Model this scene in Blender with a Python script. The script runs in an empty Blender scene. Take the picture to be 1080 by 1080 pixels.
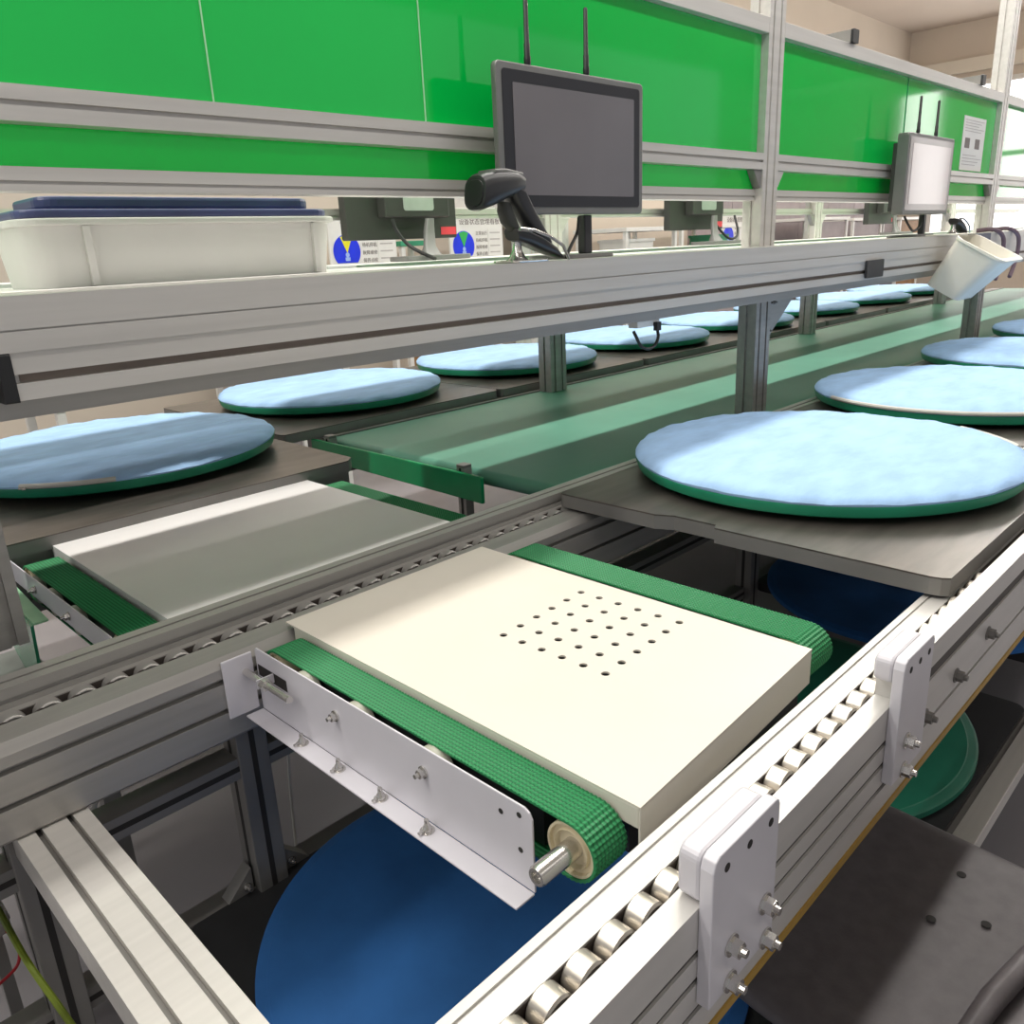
import bpy, bmesh, math, random
from mathutils import Vector, Matrix
random.seed(7)
C = bpy.context.scene.collection
PI = math.pi

# ------------------------------------------------------------------ materials
MATS = {}
def mat(name, col, rough=0.5, metal=0.0, noise=0.06, nscale=8.0, coat=0.0, bump=0.0, bscale=60.0, spec=0.5, emit=None, stretch=None):
    if name in MATS: return MATS[name]
    m = bpy.data.materials.new(name); m.use_nodes = True
    nt = m.node_tree; b = nt.nodes['Principled BSDF']
    b.inputs['Roughness'].default_value = rough
    b.inputs['Metallic'].default_value = metal
    b.inputs['Specular IOR Level'].default_value = spec
    b.inputs['Coat Weight'].default_value = coat
    b.inputs['Coat Roughness'].default_value = 0.05
    tc = nt.nodes.new('ShaderNodeTexCoord'); mp = nt.nodes.new('ShaderNodeMapping')
    nt.links.new(tc.outputs['Object'], mp.inputs['Vector'])
    if stretch: mp.inputs['Scale'].default_value = stretch
    n = nt.nodes.new('ShaderNodeTexNoise'); n.inputs['Scale'].default_value = nscale; n.inputs['Detail'].default_value = 4
    nt.links.new(mp.outputs['Vector'], n.inputs['Vector'])
    r = nt.nodes.new('ShaderNodeValToRGB')
    lo = [max(0, c*(1-noise*2)) for c in col]; hi = [min(1, c*(1+noise*2)) for c in col]
    r.color_ramp.elements[0].position = .3; r.color_ramp.elements[1].position = .7
    r.color_ramp.elements[0].color = (*lo, 1); r.color_ramp.elements[1].color = (*hi, 1)
    nt.links.new(n.outputs['Fac'], r.inputs['Fac'])
    nt.links.new(r.outputs['Color'], b.inputs['Base Color'])
    if bump:
        n2 = nt.nodes.new('ShaderNodeTexNoise'); n2.inputs['Scale'].default_value = bscale; n2.inputs['Detail'].default_value = 5
        nt.links.new(mp.outputs['Vector'], n2.inputs['Vector'])
        bp = nt.nodes.new('ShaderNodeBump'); bp.inputs['Strength'].default_value = bump; bp.inputs['Distance'].default_value = .01
        nt.links.new(n2.outputs['Fac'], bp.inputs['Height']); nt.links.new(bp.outputs['Normal'], b.inputs['Normal'])
    if emit:
        b.inputs['Emission Color'].default_value = (*emit[:3], 1); b.inputs['Emission Strength'].default_value = emit[3]
    MATS[name] = m
    return m

ALU    = mat('brushed_aluminium', (.64,.615,.575), .38, .35, .03, 6, stretch=(.3,8,8))
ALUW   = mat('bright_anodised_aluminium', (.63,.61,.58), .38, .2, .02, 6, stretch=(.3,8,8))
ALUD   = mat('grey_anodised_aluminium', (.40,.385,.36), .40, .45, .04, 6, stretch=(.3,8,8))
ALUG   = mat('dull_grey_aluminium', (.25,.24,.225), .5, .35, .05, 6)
DARK   = mat('dark_slot', (.025,.022,.02), .7)
BRKT   = mat('white_powder_coat', (.70,.68,.72), .35, .05, .02)
CREAM  = mat('cream_painted_steel', (.76,.71,.615), .38, 0, .012, 4)
WPLATE = mat('off_white_painted_steel', (.86,.84,.82), .35, 0, .02, 3)
BLACK  = mat('black_plastic', (.012,.012,.013), .45, 0, .1)
BLACKR = mat('black_satin', (.03,.03,.032), .35, 0, .1)
STEEL  = mat('bright_steel', (.68,.66,.63), .22, .9, .04, 30)
ROLL   = mat('zinc_roller_steel', (.50,.46,.40), .30, .75, .06, 25)
BEAR_SHADE   = mat('bearing_steel_and_slot_shade', (.10,.085,.075), .45, .5)  # real bearings, and the painted shade in the roller slots
IVORY  = mat('ivory_nylon', (.72,.63,.43), .45, 0, .04)
IVORYT = mat('translucent_nylon', (.42,.42,.34), .4, 0, .04)
STAIN  = mat('dark_stainless', (.135,.118,.105), .30, .55, .10, 5, stretch=(1,6,1))
GRIM   = mat('green_board', (.012,.25,.13), .40, 0, .05)
BLUE   = mat('blue_cotton_cover', (.40,.61,.90), .85, 0, .05, 9, bump=.7, bscale=9, spec=.15, stretch=(1,2.2,1))
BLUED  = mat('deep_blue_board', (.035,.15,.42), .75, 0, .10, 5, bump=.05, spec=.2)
PIPE   = mat('cream_piping', (.66,.64,.58), .8)
GACR   = mat('green_acrylic', (.0,.58,.075), .06, 0, .05, .7, coat=.6)
GEDGE  = mat('acrylic_edge_strip', (.45,.85,.5), .3)
GGLASS = mat('green_bent_acrylic', (.05,.42,.22), .12, 0, .1, coat=.5)
GGUIDE = mat('green_guide_plastic', (.0,.30,.10), .35, 0, .05)
CBELT  = mat('flat_green_belt', (.13,.35,.25), .42, 0, .05, 2.5)
MON    = mat('monitor_grey', (.20,.20,.19), .45, .2)
MONB   = mat('monitor_back_grey', (.042,.044,.038), .5)
MOND   = mat('monitor_bezel', (.022,.022,.026), .3)
SCREEN = mat('blank_lcd', (.17,.155,.16), .22, 0, .06, 2, coat=.3)
TOTE   = mat('white_translucent_plastic', (.74,.73,.69), .45, 0, .03, 3)
LID    = mat('navy_plastic', (.065,.075,.20), .35, 0, .12, 5)
BIN    = mat('cream_bin_plastic', (.78,.75,.66), .4, 0, .02)
PAPER  = mat('white_paper', (.80,.79,.76), .8, 0, .02)
INK    = mat('grey_print', (.22,.19,.18), .8)
INKL   = mat('pale_print', (.50,.47,.46), .8)
BLUEI  = mat('vivid_blue_print', (.005,.03,.80), .5, 0, .05)
YELI   = mat('yellow_print', (.85,.78,.02), .5)
GRNI   = mat('green_print', (.03,.48,.10), .5)
REDI   = mat('red_tag', (.80,.06,.08), .5)
YELS   = mat('ochre_edging', (.42,.26,.05), .5)
CHAIR  = mat('black_moulded_plastic', (.135,.122,.126), .42, 0, .06, 40, bump=.04, bscale=300)
CABLE  = mat('black_cable', (.015,.015,.015), .5)
WCABLE = mat('white_cable', (.7,.68,.62), .5)
GYCAB  = mat('green_yellow_wire', (.19,.25,.02), .5, 0, .3, 14)
REDC   = mat('red_wire', (.5,.02,.03), .5)
FLOORM = mat('epoxy_floor', (.30,.285,.30), .25, 0, .10, 1.2)
WALLM  = mat('warm_grey_wall', (.66,.58,.49), .8, 0, .02, 1)
CEILM  = mat('ceiling_paint', (.62,.54,.47), .85, 0, .02, 1)
WHITE  = mat('white_painted_steel', (.82,.81,.78), .4, 0, .02)
MAUVE  = mat('grey_mauve_panel', (.36,.31,.32), .6, 0, .04)
WOODB  = mat('brown_board', (.28,.15,.06), .6, 0, .1)
SKYW   = mat('daylight_glass', (.9,.92,.95), .3, emit=(1,.98,.95,2.6))
LAMPM  = mat('lamp_diffuser', (.9,.9,.88), .4, emit=(1,.96,.9,3))
TRAYM  = mat('pale_drip_tray', (.34,.36,.33), .35, .1, .08, 2)
GREENB = mat('green_bin_plastic', (.04,.30,.16), .5)

def belt_mat():
    m = bpy.data.materials.new('ribbed_green_belt'); m.use_nodes = True
    nt = m.node_tree; b = nt.nodes['Principled BSDF']; b.inputs['Roughness'].default_value = .5
    b.inputs['Specular IOR Level'].default_value = .35
    tc = nt.nodes.new('ShaderNodeTexCoord')
    sep = nt.nodes.new('ShaderNodeSeparateXYZ'); nt.links.new(tc.outputs['Object'], sep.inputs[0])
    mu = nt.nodes.new('ShaderNodeMath'); mu.operation = 'MULTIPLY'; mu.inputs[1].default_value = 2*PI/.0062
    nt.links.new(sep.outputs['X'], mu.inputs[0])
    si = nt.nodes.new('ShaderNodeMath'); si.operation = 'SINE'; nt.links.new(mu.outputs[0], si.inputs[0])
    r = nt.nodes.new('ShaderNodeMapRange'); r.inputs['From Min'].default_value = -1
    nt.links.new(si.outputs[0], r.inputs['Value'])
    mx = nt.nodes.new('ShaderNodeValToRGB')
    mx.color_ramp.elements[0].color = (.012,.13,.045,1); mx.color_ramp.elements[1].color = (.03,.27,.095,1)
    mx.color_ramp.elements[0].position = .0; mx.color_ramp.elements[1].position = .55
    nt.links.new(r.outputs[0], mx.inputs['Fac']); nt.links.new(mx.outputs['Color'], b.inputs['Base Color'])
    bp = nt.nodes.new('ShaderNodeBump'); bp.inputs['Strength'].default_value = .4; bp.inputs['Distance'].default_value = .002
    nt.links.new(r.outputs[0], bp.inputs['Height']); nt.links.new(bp.outputs['Normal'], b.inputs['Normal'])
    return m
BELT = belt_mat()

# ------------------------------------------------------------------ mesh builder
class MB:
    def __init__(s): s.v = []; s.f = []
    def add(s, v, f):
        o = len(s.v); s.v += [tuple(p) for p in v]; s.f += [tuple(i+o for i in q) for q in f]; return s
    def box(s, x0, x1, y0, y1, z0, z1):
        v = [(x,y,z) for x in (x0,x1) for y in (y0,y1) for z in (z0,z1)]
        return s.add(v, [(0,1,3,2),(4,6,7,5),(0,4,5,1),(2,3,7,6),(0,2,6,4),(1,5,7,3)])
    def prism(s, poly, a0, a1, axis='x'):
        # poly in the two other axes (order: x->(y,z), y->(x,z), z->(x,y))
        n = len(poly); out = []
        for a in (a0, a1):
            for (p, q) in poly:
                out.append({'x':(a,p,q),'y':(p,a,q),'z':(p,q,a)}[axis])
        f = [tuple(range(n))[::-1], tuple(range(n, 2*n))]
        f += [(i, (i+1)%n, n+(i+1)%n, n+i) for i in range(n)]
        return s.add(out, f)
    def cyl(s, c, r, h, axis='z', n=24, r2=None, bev=0):
        # c centre of one end, extends +h along axis
        r2 = r if r2 is None else r2
        rings = [(0, r), (h, r2)]
        if bev: rings = [(0, r-bev), (bev, r), (h-bev, r2), (h, r2-bev)]
        return s.lathe(c, rings, axis, n)
    def lathe(s, c, rings, axis='z', n=24, cap=True):
        out = []
        for (a, r) in rings:
            for i in range(n):
                t = 2*PI*i/n; u, w = r*math.cos(t), r*math.sin(t)
                out.append({'x':(c[0]+a,c[1]+u,c[2]+w),'y':(c[0]+u,c[1]+a,c[2]+w),'z':(c[0]+u,c[1]+w,c[2]+a)}[axis])
        f = []
        for k in range(len(rings)-1):
            for i in range(n):
                f.append((k*n+i, k*n+(i+1)%n, (k+1)*n+(i+1)%n, (k+1)*n+i))
        if cap:
            f.append(tuple(range(n))[::-1]); f.append(tuple(range((len(rings)-1)*n, len(rings)*n)))
        return s.add(out, f)
    def tube(s, pts, r, n=8):
        P = [Vector(p) for p in pts]; out = []; up = Vector((.123,.21,.97)); rr = r if isinstance(r,(list,tuple)) else [r]*len(P)
        for i, p in enumerate(P):
            d = (P[min(i+1,len(P)-1)]-P[max(i-1,0)]).normalized()
            a = d.cross(up)
            if a.length < 1e-3: a = d.cross(Vector((1,0,0)))
            a.normalize(); b = d.cross(a); 
            for k in range(n):
                t = 2*PI*k/n; out.append(p + a*(rr[i]*math.cos(t)) + b*(rr[i]*math.sin(t)))
        f = [tuple(range(n))[::-1], tuple(range((len(P)-1)*n, len(P)*n))]
        for i in range(len(P)-1):
            for k in range(n): f.append((i*n+k, i*n+(k+1)%n, (i+1)*n+(k+1)%n, (i+1)*n+k))
        return s.add(out, f)
    def loft(s, secs):
        n = len(secs[0]); out = [p for q in secs for p in q]
        f = [tuple(range(n))[::-1], tuple(range((len(secs)-1)*n, len(secs)*n))]
        for i in range(len(secs)-1):
            for k in range(n): f.append((i*n+k, i*n+(k+1)%n, (i+1)*n+(k+1)%n, (i+1)*n+k))
        return s.add(out, f)
    def build(s, name, m, parent=None, bevel=0, smooth=False, seg=2):
        me = bpy.data.meshes.new(name)
        o0 = Vector((0,0,0))
        if parent is not None:
            q = parent
            while q is not None: o0 += q.location; q = q.parent
            me.from_pydata([Vector(v)-o0 for v in s.v], [], s.f)
        else:
            xs = [v[0] for v in s.v]; ys = [v[1] for v in s.v]; zs = [v[2] for v in s.v]
            base = Vector(((min(xs)+max(xs))/2, (min(ys)+max(ys))/2, min(zs)))
            me.from_pydata([Vector(v)-base for v in s.v], [], s.f)
        bm = bmesh.new(); bm.from_mesh(me)
        bmesh.ops.recalc_face_normals(bm, faces=bm.faces); bm.to_mesh(me); bm.free()
        if m: me.materials.append(m)
        o = bpy.data.objects.new(name, me); C.objects.link(o)
        if parent is not None: o.parent = parent
        else: o.location = base
        if smooth:
            for p in me.polygons: p.use_smooth = True
            try: me.set_sharp_from_angle(angle=math.radians(38))
            except Exception: pass
        if bevel:
            md = o.modifiers.new('bevel', 'BEVEL'); md.width = bevel; md.segments = seg; md.limit_method = 'ANGLE'
            md.angle_limit = math.radians(40)
        return o

def tag(o, label=None, cat=None, group=None, kind=None):
    if label: o['label'] = label
    if cat: o['category'] = cat
    if group: o['group'] = group
    if kind: o['kind'] = kind
    return o
def empty(name, loc, label=None, cat=None, group=None, rz=0):
    o = bpy.data.objects.new(name, None); C.objects.link(o); o.location = loc; o.rotation_euler = (0,0,rz)
    o.empty_display_size = .05
    return tag(o, label, cat, group)
def kids(o): return [c for c in C.objects if c.parent == o]
def copy_tree(o, parent=None):
    c = o.copy(); C.objects.link(c); c.parent = parent
    for ch in kids(o): copy_tree(ch, c)
    return c
def rrect(x0, x1, y0, y1, r, n=5):
    out = []
    for (cx, cy, a) in ((x1-r,y1-r,0),(x0+r,y1-r,PI/2),(x0+r,y0+r,PI),(x1-r,y0+r,3*PI/2)):
        for i in range(n+1):
            t = a + PI/2*i/n; out.append((cx+r*math.cos(t), cy+r*math.sin(t)))
    return out
def text(body, size, parent, m, loc, rot, name='lettering', align='CENTER'):
    cu = bpy.data.curves.new(name, 'FONT'); cu.body = body; cu.size = size; cu.align_x = align; cu.extrude = .0008
    t = bpy.data.objects.new(name+'_source', cu); C.objects.link(t)
    dg = bpy.context.evaluated_depsgraph_get(); dg.update()
    me = bpy.data.meshes.new_from_object(t.evaluated_get(dg)); C.objects.unlink(t); bpy.data.objects.remove(t)
    me.name = name; me.materials.clear(); me.materials.append(m)
    o = bpy.data.objects.new(name, me); C.objects.link(o); o.parent = parent
    o.location = loc; o.rotation_euler = rot
    return o
def notched(y, zlo, zhi, grooves, sgn, depth=.009):
    """points of a vertical profile face at Y=y, from z=zlo up to zhi, with slots cut sgn*depth inward"""
    pts = [(y, zlo)]
    for (a, b) in sorted(grooves):
        pts += [(y, a), (y+sgn*depth, a), (y+sgn*depth, b), (y, b)]
    pts.append((y, zhi)); return pts

# ------------------------------------------------------------------ camera
A = [] 
cam = bpy.data.cameras.new('camera'); camo = bpy.data.objects.new('camera', cam); C.objects.link(camo)
f_px, roll, pitch, yaw = 859.4424, -.047, .3123217, .7894592
cp, sp, cr, sr = math.cos(pitch), math.sin(pitch), math.cos(roll), math.sin(roll)
M = Matrix(((cr,-sr,0),(sr,cr,0),(0,0,1))) @ Matrix(((1,0,0),(0,cp,-sp),(0,sp,cp)))
Xw = M @ Vector((math.sin(yaw),0,math.cos(yaw))); Yw = M @ Vector((-math.cos(yaw),0,math.sin(yaw))); Zw = M @ Vector((0,-1,0))
right = Vector((Xw[0],Yw[0],Zw[0])); down = Vector((Xw[1],Yw[1],Zw[1])); fwd = Vector((Xw[2],Yw[2],Zw[2]))
mw = Matrix.Identity(4)
for i in range(3):
    mw[i][0] = right[i]; mw[i][1] = -down[i]; mw[i][2] = -fwd[i]
mw[2][3] = 1.4
camo.matrix_world = mw
cam.sensor_width = 36; cam.lens = 36*f_px/1080; cam.clip_start = .02; cam.clip_end = 200
bpy.context.scene.camera = camo

# ------------------------------------------------------------------ setting
def struct(mb, name, m, parent=None, **k): return tag(mb.build(name, m, parent, **k), kind='structure')
XR, YB, ZC = 16.3, 6.1, 4.62
struct(MB().box(-4, XR, -7, YB, -.1, 0), 'floor', FLOORM)
struct(MB().box(-4, XR+.2, YB, YB+.2, 0, ZC), 'wall_back', WALLM)
wr = MB()
wy0, wy1, wz0, wz1 = -1.75, 5.55, .95, 3.72
wr.box(XR, XR+.2, -7, -3.35, 0, ZC).box(XR, XR+.2, -2.6, wy0, 0, ZC).box(XR, XR+.2, -3.35, -2.6, 0, wz0).box(XR, XR+.2, -3.35, -2.6, wz1, ZC).box(XR, XR+.2, wy1, YB, 0, ZC).box(XR, XR+.2, wy0, wy1, 0, wz0).box(XR, XR+.2, wy0, wy1, wz1, ZC)
struct(wr, 'wall_right', WALLM)
struct(MB().box(-4, XR+.2, -7, YB+.2, ZC, ZC+.1), 'ceiling', CEILM)
win = struct(MB().box(XR+.06, XR+.1, wy0, wy1, wz0, wz1), 'window_1', SKYW)
fr = MB()
for y in [wy0, .7, 3.1, wy1-.08]: fr.box(XR+.0, XR+.058, y, y+.08, wz0, wz1)
fr.box(XR, XR+.058, wy0, wy1, wz0, wz0+.08).box(XR, XR+.058, wy0, wy1, wz1-.08, wz1).box(XR, XR+.058, wy0, wy1, 2.5, 2.58)
fr.build('window_frame', WHITE, win)
win2 = struct(MB().box(XR+.06, XR+.1, -3.35, -2.6, wz0, wz1), 'window_2', SKYW)
MB().box(XR, XR+.058, -3.35, -3.27, wz0, wz1).box(XR, XR+.058, -2.68, -2.6, wz0, wz1).box(XR, XR+.058, -3.27, -2.68, wz0, wz0+.08).box(XR, XR+.058, -3.27, -2.68, wz1-.08, wz1).build('window_frame', WHITE, win2)
struct(MB().box(XR-.09, XR, -6.5, YB, 3.86, 4.06), 'trim_1', CREAM)

# ------------------------------------------------------------------ roller rails
ROLLER_X0, PITCH = .200, .0449
def roller_mesh(y0, y1, z=.785, r=.0205):
    w = y1-y0
    return MB().lathe((0,y0,z), [(.0025,r*.55),(.0025,r*.82),(0,r*.84),(0,r-.002),(.002,r),(w-.002,r),(w,r-.002),(w,r*.5)], 'y', 26)
# near rail
near = empty('roller_rail', (1.5,.37,.63), 'bright aluminium roller rail nearest the camera, right of the cream transfer conveyor', 'conveyor rail')
YN0, YN1 = .325, .418
def near_profile(groove, guard):
    zt = .83 if guard else .80
    outer = notched(YN0, .633, zt, groove, +1)
    return outer + [(.3525,zt),(.3525,.752),(.3785,.752),(.3785,.80),(.404,.80),(.404,.797),(.408,.797),(.408,.80),(YN1,.80),(YN1,.633)]
near_g1 = [(.741,.750),(.707,.716),(.668,.677)]
MB().prism(near_profile(near_g1, False), -.6, 1.03, 'x').build('rail_body', ALUW, near)
MB().prism(near_profile([(.768,.790),(.690,.697)], True), 1.03, 9.5, 'x').build('rail_body', ALUW, near)
MB().prism([(.3526,.7525),(.3526,.7985),(.3534,.7985),(.3534,.770),(.3776,.770),(.3776,.7985),(.3784,.7985),(.3784,.7525)], -.6, 9.5, 'x').build('slot_shade', BEAR_SHADE, near)  # dark U strip puts the shade between the rollers into colour
mb = MB()
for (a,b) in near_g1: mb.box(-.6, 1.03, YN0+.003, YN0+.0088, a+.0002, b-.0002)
gl = mb.build('groove_shade', mat('shaded_groove',(.10,.09,.08),.7), near)  # dark strips paint the shade inside the rail grooves
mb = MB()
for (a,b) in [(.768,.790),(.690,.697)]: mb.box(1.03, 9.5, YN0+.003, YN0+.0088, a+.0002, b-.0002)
mb.build('groove_shade', MATS['shaded_groove'], near)  # painted groove shade for the guarded rail section
MB().box(-.6, 9.5, .3225, .332, .622, .6325).build('edge_strip', YELS, near)
MB().box(-.6, 9.5, .398, .417, .47, .6325).build('hidden_light_blocker', BLACK, near)  # unseen strip added under the rail to keep centre light off the chair
first = None
for i in range(28):
    x = .1555 + PITCH*(i+4)
    if first is None:
        rb = roller_mesh(.354, .377); r = rb.build('roller', ROLL, near, smooth=True); first = r
        h = MB().lathe((0,.3535,.785), [(0,.006),(0,.0165),(.003,.0165)], 'y', 20).build('bearing', BEAR_SHADE, r)
        first_x = near.location.x; first.location = (x, 0, 0); r0 = first.location.copy()
    else:
        c = first.copy(); C.objects.link(c); c.location = (x, 0, 0)
        for ch in kids(first):
            d = ch.copy(); C.objects.link(d); d.parent = c
# rails's rollers carry absolute x in .location (mesh built around x=0 minus parent)
def hexbolt(mb, x, y, z, ax='y', d=-1, r=.009, h=.010):
    if ax == 'y':
        mb.lathe((x,y,z), [(0,r*1.35),(d*.002,r*1.35)], 'y', 16); mb.lathe((x,y+d*.002,z), [(0,r),(d*h,r)], 'y', 6)
        mb.lathe((x,y+d*(h+.002),z), [(0,r*.55),(d*.006,r*.5)], 'y', 10)
    else:
        mb.lathe((x,y,z), [(0,r*1.35),(d*.002,r*1.35)], 'x', 16); mb.lathe((x+d*.002,y,z), [(0,r),(d*h,r)], 'x', 6)
        mb.lathe((x+d*(h+.002),y,z), [(0,r*.55),(d*.006,r*.5)], 'x', 10)
    return mb
for (x0, x1, zt, side) in ((.545,.672,.861,1), (1.006,1.116,.872,1)):
    w = x1-x0
    poly = [(x0+.012,zt),(x0+.004,zt-.004),(x0,zt-.014),(x0,.684),(x1,.684),(x1,zt-.008),(x1-.003,zt-.002),(x1-.008,zt)]
    b = MB().prism(poly, .310, .3248, 'y')
    br = b.build('joint_bracket', BRKT, near, bevel=.0015)
    MB().prism(rrect(x0+.001, x1-.002, .8005 if x0 < .9 else .832, zt-.001, .012), .3252, .350, 'y').build('bracket_block', BRKT, br, bevel=.004)
    for k in range(3):
        MB().lathe((x0+.024+k*(w-.043)/2, .3099, zt-.0205), [(0,.0048),(-.0004,.0048)], 'y', 14).build('bolt_hole', DARK, br)
    bl = ((x0+.104,.742),(x0+.038,.738),(x0+.110,.692),(x0+.038,.692)) if side else ()
    for (bx, bz) in bl:
        if bx < x1-.006: hexbolt(MB(), bx, .3099, bz).build('bolt', STEEL, br, smooth=False)
for bx, bz in ((1.30,.722),(1.46,.735),(1.165,.712)):
    hexbolt(MB(), bx, .3248, bz).build('bolt', ALUG, near)

# middle rail
mid = empty('roller_rail', (1.5,1.23,.66), 'grey roller rail with raised rear guard, between the cream and off-white conveyors', 'conveyor rail')
YM0 = 1.160
prof = [(YM0+.004,.655)] + [(YM0,.66),(YM0,.705),(YM0+.012,.705),(YM0+.012,.714),(YM0,.714),(YM0,.757),(YM0+.012,.757),(YM0+.012,.767),(YM0,.767),(YM0,.784),(YM0+.010,.80),
        (1.2215,.80),(1.2215,.752),(1.2485,.752),(1.2485,.80),(1.262,.80),(1.262,.655)]
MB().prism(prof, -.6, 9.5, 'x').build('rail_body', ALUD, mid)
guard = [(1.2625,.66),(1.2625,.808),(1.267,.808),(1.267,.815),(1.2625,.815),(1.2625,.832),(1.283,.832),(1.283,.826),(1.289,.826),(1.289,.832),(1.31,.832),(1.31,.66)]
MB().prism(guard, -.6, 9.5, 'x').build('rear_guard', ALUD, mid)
MB().prism([(1.2216,.7525),(1.2216,.7985),(1.2224,.7985),(1.2224,.770),(1.2476,.770),(1.2476,.7985),(1.2484,.7985),(1.2484,.7525)], -.6, 9.5, 'x').build('slot_shade', BEAR_SHADE, mid)  # dark strip as painted shade in the middle rail's roller slot
firstm = None
for i in range(29):
    x = .205 + .0485*i
    if firstm is None:
        firstm = roller_mesh(1.223, 1.247).build('roller', ALUD, mid, smooth=True); firstm.location = (x,0,0)
        MB().lathe((0,1.2226,.785), [(0,.006),(0,.0165),(.003,.0165)], 'y', 20).build('bearing', BEAR_SHADE, firstm)
    else:
        c = firstm.copy(); C.objects.link(c); c.location = (x,0,0)
        for ch in kids(firstm):
            d = ch.copy(); C.objects.link(d); d.parent = c
cl = MB().box(.482, .535, YM0-.005, YM0-.0005, .694, .797).build('angle_clip', BRKT, mid, bevel=.002)

# far rail carrying the left and far plates
far = empty('roller_rail', (.4,1.97,.66), 'dark aluminium roller rail behind the left white transfer conveyor', 'conveyor rail')
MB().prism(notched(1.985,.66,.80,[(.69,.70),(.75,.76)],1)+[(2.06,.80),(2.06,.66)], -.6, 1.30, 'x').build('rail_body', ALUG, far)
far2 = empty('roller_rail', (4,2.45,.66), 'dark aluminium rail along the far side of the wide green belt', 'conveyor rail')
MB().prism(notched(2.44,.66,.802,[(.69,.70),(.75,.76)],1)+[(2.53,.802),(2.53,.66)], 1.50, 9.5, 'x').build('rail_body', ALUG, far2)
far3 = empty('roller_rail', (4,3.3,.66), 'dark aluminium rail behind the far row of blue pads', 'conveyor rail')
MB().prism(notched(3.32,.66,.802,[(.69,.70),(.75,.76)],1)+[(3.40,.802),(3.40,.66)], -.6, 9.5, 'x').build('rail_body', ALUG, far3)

# ------------------------------------------------------------------ transfer conveyors
def belt_loop(x0, x1, yA, yB, zc, r, rib=.0062):
    """closed ribbed belt around two pulleys"""
    L = yB-yA; per = 2*L+2*PI*r; n = int(per/rib)*2; ro = []
    mb = MB(); outer = []; inner = []
    for i in range(n):
        s_ = per*i/n; rr = r + (.0042 if i % 2 == 0 else .0026)
        def pt(rad, s=s_):
            if s < L: return (yA+s, zc+rad)
            s -= L
            if s < PI*r: t = PI/2 - s/r; return (yB+rad*math.cos(t), zc+rad*math.sin(t))
            s -= PI*r
            if s < L: return (yB-s, zc-rad)
            s -= L; t = -PI/2 - s/r; return (yA+rad*math.cos(t), zc+rad*math.sin(t))
        outer.append(pt(rr)); inner.append(pt(r))
    v = []
    for (y,z),(yi,zi) in zip(outer, inner): v += [(x0,y,z),(x1,y,z),(x1,yi,zi),(x0,yi,zi)]
    f = []
    for i in range(n):
        a, b = i*4, ((i+1)%n)*4
        f += [(a,b,b+1,a+1),(a+1,b+1,b+2,a+2),(a+2,b+2,b+3,a+3),(a+3,b+3,b,a)]
    return mb.add(v, f)
def holed_plate(x0, x1, y0, y1, zt, th, holes, r=.0064, sk=0):
    bm = bmesh.new()
    def loop(pts):
        vs = [bm.verts.new((p[0],p[1],zt)) for p in pts]
        for i in range(len(vs)): bm.edges.new((vs[i], vs[(i+1)%len(vs)]))
    loop([(x0,y0),(x1,y0+sk),(x1,y1),(x0,y1)])
    for (hx, hy) in holes: loop([(hx+r*math.cos(2*PI*i/16), hy+r*math.sin(2*PI*i/16)) for i in range(16)])
    bmesh.ops.triangle_fill(bm, use_beauty=True, use_dissolve=False, edges=bm.edges[:])
    bad = []
    for f in bm.faces:
        c = f.calc_center_median()
        if any((c.x-hx)**2+(c.y-hy)**2 < (r*.93)**2 for hx, hy in holes): bad.append(f)
    bmesh.ops.delete(bm, geom=bad, context='FACES_ONLY')
    g = bmesh.ops.extrude_face_region(bm, geom=bm.faces[:])
    bmesh.ops.translate(bm, verts=[e for e in g['geom'] if isinstance(e, bmesh.types.BMVert)], vec=(0,0,-th))
    mb = MB(); bm.verts.index_update()
    mb.add([v.co[:] for v in bm.verts], [[v.index for v in f.verts] for f in bm.faces]); bm.free()
    return mb

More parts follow.
